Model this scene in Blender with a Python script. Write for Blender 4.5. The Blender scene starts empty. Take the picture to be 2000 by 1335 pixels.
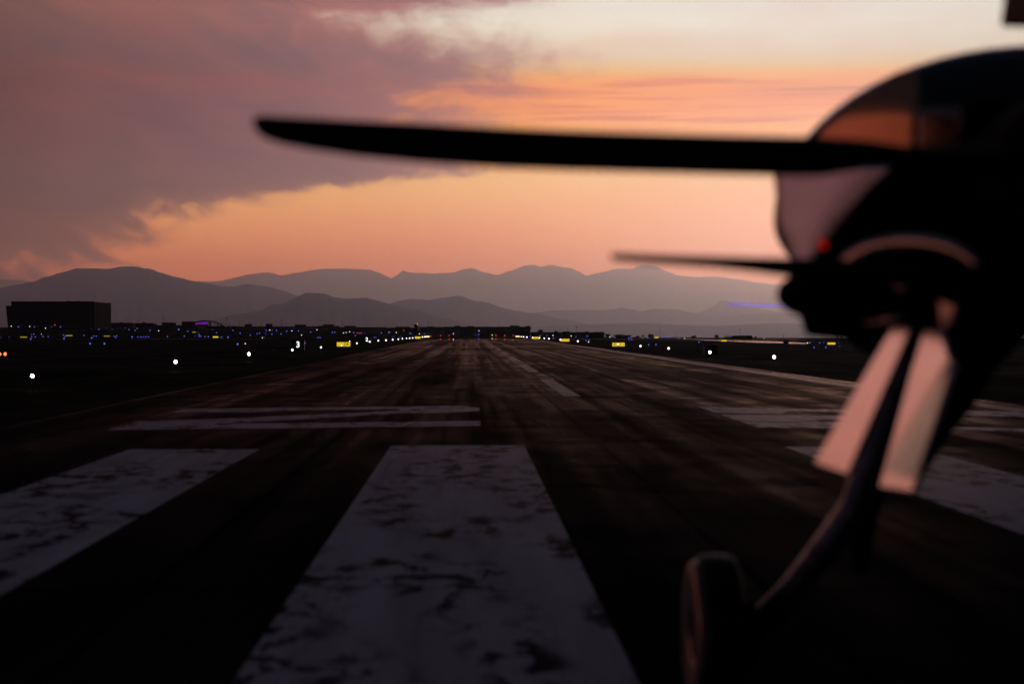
import bpy, bmesh, math, random
from mathutils import Vector, Matrix, noise as mnoise
R = random.Random(7)
sc = bpy.context.scene
C = sc.collection

# ---------------------------------------------------------------- camera
F = 3600.0                       # focal length in pixels of the 2000 px wide photograph
CAM = Vector((0, 0, 1.6))
fwd = Vector((85 / F, 1, -22.5 / F)).normalized()
right = fwd.cross(Vector((0, 0, 1))).normalized()
up = right.cross(fwd).normalized()
cd = bpy.data.cameras.new('camera'); cam = bpy.data.objects.new('camera', cd); C.objects.link(cam)
cam.matrix_world = Matrix.Translation(CAM) @ Matrix((right, up, -fwd)).transposed().to_4x4()
cd.sensor_width = 36; cd.lens = F / 2000 * 36
cd.clip_start = 0.05; cd.clip_end = 300000
cd.dof.use_dof = True; cd.dof.focus_distance = 350; cd.dof.aperture_fstop = 1.75
sc.camera = cam
sc.view_settings.view_transform = 'Standard'; sc.view_settings.look = 'None'
sc.view_settings.gamma = 1; sc.view_settings.exposure = 0
sc.cycles.volume_bounces = 3
sc.cycles.max_bounces = 6

def lin(r, g, b):
    f = lambda c: (c / 255 / 12.92) if c / 255 <= .04045 else ((c / 255 + .055) / 1.055) ** 2.4
    return (f(r), f(g), f(b), 1)
def U(px): return (px - 915) / F
def V(py): return (645 - py) / F

# ---------------------------------------------------------------- node helper
class NT:
    def __init__(s, nt): s.nt = nt; nt.nodes.clear()
    def n(s, t, ins=None, **kw):
        nd = s.nt.nodes.new(t)
        for k, v in kw.items(): setattr(nd, k, v)
        for k, v in (ins or {}).items(): s.set(nd.inputs[k], v)
        return nd
    def set(s, sock, v):
        if hasattr(v, 'is_output') or isinstance(v, bpy.types.NodeSocket): s.nt.links.new(v, sock)
        elif isinstance(v, bpy.types.Node): s.nt.links.new(v.outputs[0], sock)
        else: sock.default_value = v
    def m(s, op, a, b=0.0, c=0.0, clamp=False):
        nd = s.n('ShaderNodeMath', operation=op, use_clamp=clamp)
        s.set(nd.inputs[0], a); s.set(nd.inputs[1], b)
        if len(nd.inputs) > 2: s.set(nd.inputs[2], c)
        return nd.outputs[0]
    def ss(s, x, a, b, lo=0.0, hi=1.0):
        nd = s.n('ShaderNodeMapRange', interpolation_type='SMOOTHSTEP')
        for k, v in zip((0, 1, 2, 3, 4), (x, a, b, lo, hi)): s.set(nd.inputs[k], v)
        return nd.outputs[0]
    def mix(s, f, a, b, t='MIX'):
        nd = s.n('ShaderNodeMix', data_type='RGBA', blend_type=t)
        s.set(nd.inputs[0], f); s.set(nd.inputs[6], a); s.set(nd.inputs[7], b)
        return nd.outputs[2]
    def ramp(s, x, pts, interp='LINEAR'):
        nd = s.n('ShaderNodeValToRGB'); e = nd.color_ramp.elements; nd.color_ramp.interpolation = interp
        pts = sorted(pts, key=lambda p: p[0])
        while len(e) > 1: e.remove(e[0])
        e[0].position = pts[0][0]; e[0].color = pts[0][1]
        for p, c in pts[1:]:
            q = e.new(p); q.color = c
        s.set(nd.inputs[0], x)
        return nd.outputs[0]
    def xyz(s, x, y, z):
        nd = s.n('ShaderNodeCombineXYZ'); s.set(nd.inputs[0], x); s.set(nd.inputs[1], y); s.set(nd.inputs[2], z)
        return nd.outputs[0]
    def noise(s, vec, scale=1, detail=4, rough=.5, dist=0.0):
        nd = s.n('ShaderNodeTexNoise'); s.set(nd.inputs['Vector'], vec)
        nd.inputs['Scale'].default_value = scale; nd.inputs['Detail'].default_value = detail
        nd.inputs['Roughness'].default_value = rough; nd.inputs['Distortion'].default_value = dist
        return nd.outputs[0]

# ---------------------------------------------------------------- world: dusk sky with a bank of smoke and cloud
w = bpy.data.worlds.new('World'); sc.world = w; w.use_nodes = True
t = NT(w.node_tree)
co = t.n('ShaderNodeTexCoord').outputs['Generated']
sep = t.n('ShaderNodeSeparateXYZ', {0: co}).outputs
u = t.m('ARCTAN2', sep[0], sep[1])
v = t.m('ARCSINE', sep[2])
vf = t.m('DIVIDE', v, 0.4)
def vr(pts): return [(max(0, V(y)) / .4 if y > -1000 else -y / 10000, c) for y, c in pts]
base = t.ramp(vf, vr([(645, lin(214, 128, 106)), (545, lin(228, 134, 96)), (500, lin(230, 142, 100)), (440, lin(234, 160, 112)), (390, lin(240, 176, 128)), (345, lin(243, 187, 143)),
    (300, lin(250, 178, 122)), (262, lin(252, 184, 118)), (240, lin(254, 178, 108)), (215, lin(252, 164, 98)), (175, lin(252, 166, 102)), (150, lin(246, 186, 140)), (138, lin(232, 200, 172)),
    (110, lin(231, 212, 194)), (50, lin(236, 224, 212)), (0, lin(224, 214, 204)), (-5600, lin(205, 196, 205)), (-7500, lin(190, 186, 210)), (-9900, lin(130, 130, 165))]))
# streaks of thin cloud low over the ridge
st = t.noise(t.xyz(t.m('MULTIPLY', u, 7.0), t.m('MULTIPLY', v, 190.0), 0.0), 1, 4, .55, .25)
band = t.m('MULTIPLY', t.ss(v, V(285), V(250)), t.ss(v, V(160), V(146), 1.0, 0.0))
base = t.mix(t.m('MULTIPLY', t.m('MULTIPLY', band, t.ss(st, .47, .66)), .75), base, lin(214, 120, 92))
st2 = t.m('MULTIPLY', t.ss(t.m('ABSOLUTE', t.m('SUBTRACT', v, t.m('ADD', V(181), t.m('MULTIPLY', t.m('SUBTRACT', st, .5), .008)))), .0, .0035, 1.0, 0.0), t.ss(u, U(1330), U(1640)))
base = t.mix(t.m('MULTIPLY', st2, .8), base, lin(190, 120, 110))
bn = t.noise(t.xyz(t.m('MULTIPLY', u, 9.0), t.m('MULTIPLY', v, 34.0), 3.0), 1, 5, .5, .4)
base = t.mix(t.m('MULTIPLY', t.ss(bn, .35, .75), .22), base, lin(222, 130, 100))
base = t.mix(1.0, base, t.ramp(t.m('ADD', t.m('MULTIPLY', u, 1.0), .5), [(0, (.5, .4, .4, 1)), (.5 + U(150), (.95, .95, .85, 1)), (.5 + U(700), (.97, .93, .88, 1)), (.5 + U(1150), (1.03, 1.03, 1.03, 1)), (1, (.7, .7, .7, 1))]), 'MULTIPLY')
base = t.mix(1.0, base, t.ramp(vf, [(0, (2.2, 2.5, 5.0, 1)), (.08, (2.1, 2.35, 2.2, 1)), (.15, (1.75, 1.93, 1.6, 1)), (.2, (1.46, 1.70, 1.2, 1)), (.25, (1.26, 1.1, .2, 1)), (.335, (1.2, 1.06, .15, 1)), (.37, (1.12, 1.22, 1.2, 1)), (.43, (1.15, 1.34, 1.45, 1))]), 'MULTIPLY')
# cloud bank: its right-hand limit as a function of height
def xb(px): g = U(px) + .3; return (g, g, g, 1)
lim = t.ramp(vf, vr([(645, xb(190)), (530, xb(215)), (505, xb(255)), (480, xb(315)), (455, xb(360)), (436, xb(405)), (412, xb(455)), (392, xb(530)), (374, xb(640)), (358, xb(780)), (343, xb(930)), (320, xb(960)),
    (235, xb(930)), (205, xb(950)), (175, xb(1040)), (140, xb(1090)), (110, xb(1075)), (85, xb(970)), (60, xb(890)), (35, xb(900)), (18, xb(1030)), (2, xb(1200)), (-5300, xb(1250)), (-8000, xb(700))]))
n1 = t.noise(t.xyz(t.m('MULTIPLY', u, 16.0), t.m('MULTIPLY', v, 30.0), 1.7), 1, 7, .58, .9)
n2 = t.noise(t.xyz(t.m('MULTIPLY', u, 60.0), t.m('MULTIPLY', v, 90.0), 5.1), 1, 6, .6, .5)
amp = t.m('ADD', t.m('MULTIPLY', t.m('SUBTRACT', n1, .5), .17), t.m('MULTIPLY', t.m('SUBTRACT', n2, .5), .08))
dd = t.m('SUBTRACT', t.m('ADD', t.m('SUBTRACT', lim, .3), amp), u)
soft = t.ss(v, V(330), V(150), .026, .05)
cm = t.ss(dd, t.m('MULTIPLY', soft, -.55), t.m('MULTIPLY', soft, 1.6))
cl = t.ramp(vf, vr([(645, lin(90, 68, 70)), (560, lin(92, 70, 73)), (500, lin(108, 80, 86)), (440, lin(118, 84, 92)), (380, lin(122, 88, 102)), (300, lin(134, 94, 108)), (200, lin(142, 94, 100)), (120, lin(142, 92, 94)),
    (75, lin(165, 101, 90)), (30, lin(192, 118, 94)), (0, lin(186, 108, 84)), (-5400, lin(120, 80, 80)), (-7500, lin(56, 48, 62)), (-9900, lin(32, 34, 50))]))
pk = t.noise(t.xyz(t.m('MULTIPLY', u, 9.0), t.m('ADD', t.m('MULTIPLY', v, 34.0), t.m('MULTIPLY', u, 7.0)), 9.3), 1, 7, .6, 1.0)
cl = t.mix(t.m('MULTIPLY', t.ss(pk, .48, .68), .6), cl, lin(178, 98, 88))
cl = t.mix(t.m('MULTIPLY', t.ss(pk, .5, .3), .6), cl, lin(92, 76, 96))
cl = t.mix(1.0, cl, t.ramp(t.m('ADD', u, .5), [(0, (.25, .2, .2, 1)), (.5 + U(0), (.36, .32, .29, 1)), (.5 + U(180), (.62, .57, .55, 1)), (.5 + U(450), (.82, .78, .78, 1)), (.5 + U(800), (1.05, 1.04, 1.02, 1)), (.5 + U(1100), (1.55, 1.6, 1.55, 1)), (1, (2, 2, 2, 1))]), 'MULTIPLY')
edge = t.m('MULTIPLY', t.ss(dd, t.m('MULTIPLY', soft, 3.2), 0.0), .45)
cl = t.mix(t.m('MULTIPLY', edge, cm), cl, lin(206, 132, 106))
cl = t.mix(1.0, cl, (.79, .70, .90, 1), 'MULTIPLY')
sky = t.mix(t.m('MULTIPLY', cm, .95), base, cl)
# the rest of the dome: dim blue dusk, with an unseen coral patch added for the aircraft's metal to reflect
au = t.m('ABSOLUTE', u)
glow = t.m('MULTIPLY', t.ss(au, .40, .95, 1.0, 0.0), t.ss(v, .30, .46, 1.0, 0.0))
nish = t.n('ShaderNodeTexSky', sky_type='NISHITA', sun_disc=False, sun_elevation=math.radians(1.0), sun_rotation=math.radians(12), altitude=1600)
dusk = t.mix(1.0, t.mix(t.ss(v, .0, 1.2), (.016, .013, .018, 1), (.014, .018, .032, 1)), t.mix(1.0, nish.outputs[0], (.004, .004, .004, 1), 'MULTIPLY'), 'ADD')
coral = t.m('MULTIPLY', t.m('MULTIPLY', t.ss(u, -1.9, -1.5), t.ss(u, -.55, -.35, 1.0, 0.0)), t.m('MULTIPLY', t.ss(v, .12, .42, 1.0, 0.0), t.ss(v, -.05, .02)))
cn = t.noise(t.xyz(t.m('MULTIPLY', u, 5.0), t.m('MULTIPLY', v, 12.0), 2.2), 1, 4, .5)
full = t.mix(glow, dusk, sky)
full = t.mix(coral, full, t.mix(t.ss(cn, .35, .65), lin(218, 156, 154), lin(236, 148, 126)))
bg = t.n('ShaderNodeBackground', {0: full, 1: 1.0})
t.n('ShaderNodeOutputWorld', {0: bg.outputs[0]})
w.cycles.sampling_method = 'MANUAL'; w.cycles.sample_map_resolution = 1024

# ---------------------------------------------------------------- sun, already at the ridge line behind the cloud
sl = bpy.data.lights.new('sun', 'SUN'); sl.energy = 0.11; sl.angle = math.radians(8); sl.color = (1, .74, .86)
so = bpy.data.objects.new('sun', sl); C.objects.link(so)
sd = Vector((math.sin(.21), math.cos(.21), math.tan(math.radians(3)))).normalized()
so.rotation_euler = (sd).to_track_quat('Z', 'Y').to_euler()

# ---------------------------------------------------------------- materials
def pmat(name, col, rough=.6, metal=0.0, spec=.5, nscale=None, namt=.3, bump=0.0, coat=0.0):
    m = bpy.data.materials.new(name); m.use_nodes = True; k = NT(m.node_tree)
    c4 = tuple(col) + (1,) if len(col) == 3 else col
    b = k.n('ShaderNodeBsdfPrincipled', {'Base Color': c4, 'Roughness': rough, 'Metallic': metal, 'Specular IOR Level': spec, 'Coat Weight': coat})
    if nscale:
        o = k.n('ShaderNodeTexCoord').outputs['Object']
        nz = k.noise(o, nscale, 5, .6)
        dk = tuple(x * (1 - namt) for x in c4[:3]) + (1,); lt = tuple(min(1, x * (1 + namt)) for x in c4[:3]) + (1,)
        k.set(b.inputs['Base Color'], k.mix(k.ss(nz, .3, .7), dk, lt))
        k.set(b.inputs['Roughness'], k.m('ADD', k.m('MULTIPLY', k.m('SUBTRACT', nz, .5), .25), rough, clamp=True))
        if bump: k.set(b.inputs['Normal'], k.n('ShaderNodeBump', {'Height': nz, 'Strength': bump, 'Distance': .02}).outputs[0])
    k.n('ShaderNodeOutputMaterial', {0: b.outputs[0]})
    return m
def emat(name, col, s, nee=False):
    m = bpy.data.materials.new(name); m.use_nodes = True; k = NT(m.node_tree)
    lw = k.n('ShaderNodeLayerWeight', {0: .3})
    st = k.ss(lw.outputs['Facing'], .55, 1.0, s, s * .5)
    e = k.n('ShaderNodeEmission', {0: tuple(col) + (1,), 1: st})
    k.n('ShaderNodeOutputMaterial', {0: e.outputs[0]})
    if not nee: m.cycles.emission_sampling = 'NONE'
    return m

def ground_mat(name, dif_a, dif_b, gl, power, rough, sx, sy, wet_lo=.35, wet_hi=.7, flat=False, tracks=False):
    """rough mineral surface: diffuse, plus a wet sheen that only shows at a grazing angle"""
    m = bpy.data.materials.new(name); m.use_nodes = True; k = NT(m.node_tree)
    o = k.n('ShaderNodeTexCoord').outputs['Object']
    s = k.n('ShaderNodeSeparateXYZ', {0: o}).outputs
    vec = k.xyz(k.m('MULTIPLY', s[0], sx), k.m('MULTIPLY', s[1], sy), 0.0)
    n = k.noise(vec, 1, 7, .62, .6)
    fine = k.noise(o, 38, 5, .7)
    wide = k.noise(k.xyz(k.m('MULTIPLY', s[0], .10), k.m('MULTIPLY', s[1], .035), 4.0), 1, 4, .5, .4)
    colr = k.mix(k.ss(n, .3, .7), dif_a, dif_b)
    colr = k.mix(k.m('MULTIPLY', k.ss(fine, .5, .75), .5), colr, tuple(x * 2 for x in dif_b[:3]) + (1,))
    wet = k.m('MULTIPLY', k.ss(n, wet_lo, wet_hi, .42, 1.0), k.ss(wide, .3, .68, .45, 1.0))
    if tracks:
        iso = k.noise(k.xyz(k.m('MULTIPLY', s[0], .5), k.m('MULTIPLY', s[1], .5), 3.0), 1, 12, .72, .2)
        wet = k.m('MULTIPLY', wet, k.ss(iso, .36, .62, .45, 1.4))
        skid = k.noise(k.xyz(k.m('MULTIPLY', s[0], 3.2), k.m('MULTIPLY', s[1], .03), 6.0), 1, 4, .7)
        wet = k.m('MULTIPLY', wet, k.ss(skid, .35, .6, .7, 1.15))
        wob = k.m('MULTIPLY', k.noise(o, .8, 4, .6), .12)
        jx = k.m('ABSOLUTE', k.m('SUBTRACT', k.m('FRACT', k.m('DIVIDE', k.m('ADD', s[0], wob), 3.81)), .5))
        jy = k.m('ABSOLUTE', k.m('SUBTRACT', k.m('FRACT', k.m('DIVIDE', k.m('ADD', s[1], wob), 7.6)), .5))
        joint = k.m('MAXIMUM', k.ss(jx, .012, .006), k.ss(jy, .010, .005))
        wet = k.m('MULTIPLY', wet, k.m('SUBTRACT', 1.0, k.m('MULTIPLY', joint, .4)))
        colr = k.mix(k.m('MULTIPLY', joint, .8), colr, (.004, .004, .004, 1))
        wet = k.m('MULTIPLY', wet, k.ss(fine, .3, .7, .55, 1.35))
        tr = k.noise(k.xyz(k.m('MULTIPLY', s[0], 1.1), k.m('MULTIPLY', s[1], .006), 8.0), 1, 3, .6)
        wet = k.m('MULTIPLY', wet, k.ss(tr, .38, .62, .35, 1.15))
    lw = k.n('ShaderNodeLayerWeight', {0: .5}).outputs['Facing']
    fac = k.m('MULTIPLY', k.m('MULTIPLY', k.m('POWER', lw, power), gl), wet, clamp=True)
    d = k.n('ShaderNodeBsdfDiffuse', {0: colr, 1: .4})
    g = k.n('ShaderNodeBsdfGlossy', {0: (1, .87, .82, 1), 1: rough})
    mx = k.n('ShaderNodeMixShader', {0: fac, 1: d.outputs[0], 2: g.outputs[0]})
    bp = k.n('ShaderNodeBump', {'Height': fine, 'Strength': .25, 'Distance': .01})
    if not flat: k.set(g.inputs['Normal'], bp.outputs[0])
    k.n('ShaderNodeOutputMaterial', {0: mx.outputs[0]})
    return m

M = {}
M['asphalt'] = ground_mat('asphalt', (.012, .010, .009, 1), (.028, .022, .019, 1), 0.26, 34, .22, 1.1, .12, tracks=True)
M['grass'] = ground_mat('grass', (.010, .013, .006, 1), (.030, .030, .014, 1), .035, 20, .5, .25, .08)
M['wet'] = ground_mat('wet_concrete', (.03, .03, .03, 1), (.05, .05, .05, 1), .95, 3, .06, .05, .05, .2, .4, flat=True)
def paint(faded=0):
    m = bpy.data.materials.new('faded_white_paint' if faded else 'worn_white_paint'); m.use_nodes = True; k = NT(m.node_tree)
    o = k.n('ShaderNodeTexCoord').outputs['Object']; s = k.n('ShaderNodeSeparateXYZ', {0: o}).outputs
    big = k.noise(k.xyz(k.m('MULTIPLY', s[0], 1.3), k.m('MULTIPLY', s[1], .32), 0.0), 1, 2, .5)
    a = k.noise(k.xyz(k.m('MULTIPLY', s[0], 3.4), k.m('MULTIPLY', s[1], 1.7), 2.0), 1, 9, .66, .35)
    f = k.noise(o, 26, 6, .7)
    worn = k.m('MULTIPLY', k.ss(k.m('ADD', a, k.m('MULTIPLY', f, .22)), .60, .66), k.ss(k.m('ADD', big, k.m('MULTIPLY', f, .12)), .48, .62))
    chips = k.ss(k.noise(k.xyz(k.m('MULTIPLY', s[0], 22.0), k.m('MULTIPLY', s[1], 9.0), 1.0), 1, 4, .7), .64, .70)
    rub = k.ss(k.noise(k.xyz(k.m('MULTIPLY', s[0], 5.0), k.m('MULTIPLY', s[1], .12), 11.0), 1, 4, .65), .52, .7)
    worn = k.m('MAXIMUM', k.m('MAXIMUM', worn, k.m('MULTIPLY', chips, .7)), k.m('MULTIPLY', rub, .35))
    if faded: worn = k.m('MAXIMUM', worn, faded)
    dirt = k.noise(k.xyz(k.m('MULTIPLY', s[0], 2.5), k.m('MULTIPLY', s[1], .25), 7.0), 1, 5, .6)
    c = k.mix(k.ss(dirt, .3, .75), (.48, .48, .53, 1), (.32, .32, .35, 1))
    c = k.mix(k.m('MULTIPLY', worn, .93), c, (.018, .015, .014, 1))
    d = k.n('ShaderNodeBsdfDiffuse', {0: c, 1: .3})
    lw = k.n('ShaderNodeLayerWeight', {0: .5}).outputs['Facing']
    g = k.n('ShaderNodeBsdfGlossy', {0: (1, .93, .9, 1), 1: .3})
    mx = k.n('ShaderNodeMixShader', {0: k.m('MULTIPLY', k.m('POWER', lw, 30.0), .25), 1: d.outputs[0], 2: g.outputs[0]})
    k.n('ShaderNodeOutputMaterial', {0: mx.outputs[0]})
    return m
M['paint'] = paint(); M['faded'] = paint(.88); M['half'] = paint(.62)
M['rock'] = pmat('mountain_rock', (.06, .055, .06), .9, nscale=.0016, spec=.05, namt=.7)
M['wall'] = pmat('dark_cladding', (.016, .017, .020), .8, nscale=.3, spec=.02)
M['wall2'] = pmat('grey_concrete', (.05, .048, .05), .85, nscale=.2, spec=.1)
M['glass'] = pmat('dark_glass', (.02, .022, .028), .15, spec=.5, nscale=.4)
M['black'] = pmat('black_metal', (.012, .012, .013), .5, nscale=6, spec=.3)
M['blade'] = pmat('black_blade_paint', (.006, .006, .007), .55, nscale=9, spec=.12)
M['gloss'] = pmat('glossy_black_paint', (.004, .004, .005), .22, nscale=3, namt=.2, spec=.35)
M['matt'] = pmat('matt_black_paint', (.004, .004, .004), .9, nscale=5, spec=.03)
M['alu'] = pmat('polished_aluminium', (.36, .38, .50), .32, 1.0, nscale=2.5, namt=.25)
M['door'] = pmat('satin_aluminium', (.94, .93, .95), .22, 1.0, nscale=2.5, namt=.03)
M['bronze'] = pmat('brushed_cowl_metal', (.48, .23, .13), .36, 1.0, nscale=3, namt=.25)
M['bronze2'] = pmat('brushed_engine_metal', (.30, .19, .16), .42, 1.0, nscale=5, namt=.3)
M['rim_disc'] = pmat('dark_wheel_metal', (.11, .08, .075), .4, 1.0, nscale=6, namt=.4)
M['lip'] = pmat('polished_intake_lip', (.6, .46, .40), .28, 1.0, nscale=4, namt=.2)
M['strut'] = pmat('oleo_metal', (.30, .33, .42), .32, .85, nscale=10, spec=.4)
M['tyre'] = pmat('tyre_rubber', (.008, .008, .008), .6, nscale=12, spec=.1)
M['leaf'] = pmat('dusk_foliage', (.03, .035, .02), .8, nscale=2, spec=.1)
M['bark'] = pmat('bark', (.05, .04, .03), .9, nscale=4, spec=.1)
M['e_white'] = emat('white_lamp', (1, .95, .88), 18, True)
M['e_white2'] = emat('white_lamp_far', (1, .95, .9), 1.5)
M['e_white3'] = emat('white_lamp_mid', (1, .94, .86), 3.5)
M['e_orange_s'] = emat('small_orange_lamp', (1, .3, .1), 1.4)
M['e_blue'] = emat('blue_lamp', (.13, .18, 1), .95)
M['e_blue_s'] = emat('dim_blue_lamp', (.08, .11, .85), .5)
M['e_red'] = emat('red_lamp', (1, .04, .03), .8)
M['e_orange'] = emat('orange_lamp', (1, .14, .04), 3.2)
M['e_warm'] = emat('warm_lamp', (1, .78, .35), 1.3)
M['e_yellow'] = emat('lit_yellow_panel', (1, .70, .02), .72)
M['e_yellow_dim'] = emat('dim_yellow_panel', (.8, .6, .05), .32)
M['e_pale'] = emat('lit_pale_yellow_panel', (1, .85, .35), 1.2)
M['e_purple'] = emat('purple_floodlit_glass', (.20, .02, .45), .55)
M['e_crane'] = emat('blue_violet_strip_light', (.17, .13, .9), .95)
M['e_num'] = emat('lit_white_numeral', (.8, .95, .9), 1.5)
M['e_nav'] = emat('red_navigation_lamp', (.9, .01, .01), .3)
M['ink'] = pmat('black_sign_ink', (.02, .012, .002), .7, nscale=5)

# ---------------------------------------------------------------- mesh helpers
class MB:
    def __init__(s): s.v = []; s.f = []; s.mi = []; s.cur = 0
    def face(s, pts):
        i = len(s.v); s.v += [tuple(p) for p in pts]; s.f.append(tuple(range(i, i + len(pts)))); s.mi.append(s.cur); return s
    def box(s, x0, x1, y0, y1, z0, z1, top=None):
        i = len(s.v); a, b, c, d = top or (x0, x1, y0, y1)
        s.v += [(x0, y0, z0), (x1, y0, z0), (x1, y1, z0), (x0, y1, z0), (a, c, z1), (b, c, z1), (b, d, z1), (a, d, z1)]
        for q in ((0, 3, 2, 1), (4, 5, 6, 7), (0, 1, 5, 4), (1, 2, 6, 5), (2, 3, 7, 6), (3, 0, 4, 7)):
            s.f.append(tuple(i + k for k in q)); s.mi.append(s.cur)
        return s
    def prism(s, poly, off):
        """closed solid: polygon (list of Vectors) extruded by vector off"""
        n = len(poly); i = len(s.v); off = Vector(off)
        s.v += [tuple(p) for p in poly] + [tuple(Vector(p) + off) for p in poly]
        s.f.append(tuple(i + k for k in range(n))); s.f.append(tuple(i + n + k for k in reversed(range(n)))); s.mi += [s.cur] * 2
        for k in range(n):
            s.f.append((i + (k + 1) % n, i + k, i + n + k, i + n + (k + 1) % n)); s.mi.append(s.cur)
        return s
    def loft(s, rings, cap=True):
        n = len(rings[0]); i = len(s.v)
        for r in rings: s.v += [tuple(p) for p in r]
        for a in range(len(rings) - 1):
            for k in range(n):
                s.f.append((i + a * n + k, i + a * n + (k + 1) % n, i + (a + 1) * n + (k + 1) % n, i + (a + 1) * n + k)); s.mi.append(s.cur)
        if cap:
            s.f.append(tuple(i + k for k in reversed(range(n)))); s.f.append(tuple(i + (len(rings) - 1) * n + k for k in range(n))); s.mi += [s.cur] * 2
        return s
    def tube(s, pts, rad, seg=12):
        pts = [Vector(p) for p in pts]; rad = rad if isinstance(rad, (list, tuple)) else [rad] * len(pts)
        rings = []
        for i, p in enumerate(pts):
            d = (pts[min(i + 1, len(pts) - 1)] - pts[max(i - 1, 0)]).normalized()
            a = d.cross(Vector((0, 1, 0)) if abs(d.y) < .9 else Vector((1, 0, 0))).normalized(); b = d.cross(a)
            rings.append([p + (a * math.cos(2 * math.pi * k / seg) + b * math.sin(2 * math.pi * k / seg)) * rad[i] for k in range(seg)])
        return s.loft(rings)
    def ball(s, c, r, seg=10, rings=6, sz=1.0):
        c = Vector(c); i = len(s.v); s.v.append((c.x, c.y, c.z + r * sz))
        for a in range(1, rings):
            th = math.pi * a / rings
            for k in range(seg):
                ph = 2 * math.pi * k / seg; s.v.append((c.x + r * math.sin(th) * math.cos(ph), c.y + r * math.sin(th) * math.sin(ph), c.z + r * sz * math.cos(th)))
        s.v.append((c.x, c.y, c.z - r * sz)); last = len(s.v) - 1
        for k in range(seg):
            s.f.append((i, i + 1 + k, i + 1 + (k + 1) % seg)); s.mi.append(s.cur)
            for a in range(rings - 2):
                p = i + 1 + a * seg; s.f.append((p + k, p + seg + k, p + seg + (k + 1) % seg, p + (k + 1) % seg)); s.mi.append(s.cur)
            p = i + 1 + (rings - 2) * seg; s.f.append((p + k, last, p + (k + 1) % seg)); s.mi.append(s.cur)
        return s
    def build(s, name, mats, parent=None, smooth=False, origin=None):
        if not isinstance(mats, (list, tuple)): mats = [mats]
        org = Vector(origin) if origin is not None else Vector((0, 0, 0))
        me = bpy.data.meshes.new(name); me.from_pydata([tuple(Vector(p) - org) for p in s.v], [], s.f)
        for m in mats: me.materials.append(m)
        for p, k in zip(me.polygons, s.mi): p.material_index = min(k, len(mats) - 1)
        if smooth:
            for p in me.polygons: p.use_smooth = True
        me.update()
        o = bpy.data.objects.new(name, me); C.objects.link(o)
        if parent is not None:
            o.parent = parent; o.location = org - parent.location
        else: o.location = org
        return o
def recalc(o):
    bm = bmesh.new(); bm.from_mesh(o.data); bmesh.ops.recalc_face_normals(bm, faces=bm.faces); bm.to_mesh(o.data); bm.free(); return o
def tag(o, label=None, cat=None, group=None, kind=None):
    if label: o['label'] = label
    if cat: o['category'] = cat
    if group: o['group'] = group
    if kind: o['kind'] = kind
    return o
def empty(name, loc, label, cat, group=None):
    o = bpy.data.objects.new(name, None); C.objects.link(o); o.location = loc; o.empty_display_size = .2
    return tag(o, label, cat, group)
def ray(px, py): return (fwd + right * ((px - 1000) / F) + up * ((667.5 - py) / F))
def at(px, py, Y):
    d = ray(px, py); return CAM + d * (Y / d.y)
def gp(px, py, z=0.0):
    d = ray(px, py); return CAM + d * ((z - CAM.z) / d.z)

# ---------------------------------------------------------------- terrain
def sst(a, b, x): x = min(1, max(0, (x - a) / (b - a))); return x * x * (3 - 2 * x)
def interp(pts, x):
    if x <= pts[0][0]: return pts[0][1]
    for (a, p), (b, q) in zip(pts, pts[1:]):
        if x <= b: return p + (q - p) * (x - a) / (b - a)
    return pts[-1][1]
CREST = [(-3000, 640), (0, 639), (300, 638), (700, 640), (840, 650), (930, 656), (1040, 657), (1250, 660), (1400, 661), (2000, 662), (5000, 662)]
def H(x, y):
    if y < 280: return 0.0
    px = 915 + x / y * F
    zc = 1.6 + (645 - interp(CREST, px)) * 900 / F
    z = zc * sst(280, 900, y)
    if y > 950: z = zc * (1 - sst(950, 2500, y)) - 90 * sst(950, 5000, y)
    return z
def hit(px, py, add=0.0):
    """ground point seen at a pixel, or the point 850 m out if the ray passes over the crest"""
    d = ray(px, py); d = d / d.y; Y = 20.0
    while Y < 900:
        p = CAM + d * Y
        if p.z - add <= H(p.x, p.y): return p
        Y *= 1.004
    return CAM + d * 850
ys = [-60, -20, 0, 20, 50, 100, 150, 200, 280] + [280 + 31 * i for i in range(1, 23)] + [1000, 1150, 1350, 1600, 1900, 2300, 2900, 3700, 5000, 9000, 20000, 45000, 64000]
g = MB(); n_ = 121
for y in ys:
    for i in range(n_):
        s_ = (i / (n_ - 1) * 2 - 1); x = math.copysign(abs(s_) ** 1.6, s_) * max(400, abs(y) * .62)
        g.v.append((x, y, H(x, y)))
for a in range(len(ys) - 1):
    for i in range(n_ - 1):
        k = a * n_ + i; g.f.append((k, k + 1, k + n_ + 1, k + n_)); g.mi.append(0)
tag(g.build('grass_ground', M['grass'], smooth=True), kind='structure')

# runway sheet with slightly ragged edges
XL, XR, RY = -7.7, 11.9, 322
rw = MB(); rows = [-30, 0, 10] + list(range(20, RY, 6)) + [RY]
for y in rows:
    j = lambda q: .09 * mnoise.noise(Vector((y * .35, q, 0))) + .05 * mnoise.noise(Vector((y * 1.3, q, 3)))
    rw.v += [(XL + j(1), y, .004), (0, y, .004), (XR + j(9), y, .004)]
for a in range(len(rows) - 1):
    for i in (0, 1): k = a * 3 + i; rw.f.append((k, k + 1, k + 4, k + 3)); rw.mi.append(0)
tag(rw.build('runway', M['asphalt']), kind='structure')
def sheet(name, polys, mat, z=.008):
    b = MB()
    for p in polys: b.face([Vector((q[0], q[1], z)) for q in p])
    return tag(b.build(name, mat), kind='structure')
k16 = 1.6
def stripe(l0, l1, pyend, y0=-20):
    ye = 1.6 * F / (pyend - 645)
    x0, x1 = l0 * k16, l1 * k16; return [(x0, y0), (x1, y0), (x1, ye), (x0, ye)]
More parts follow.
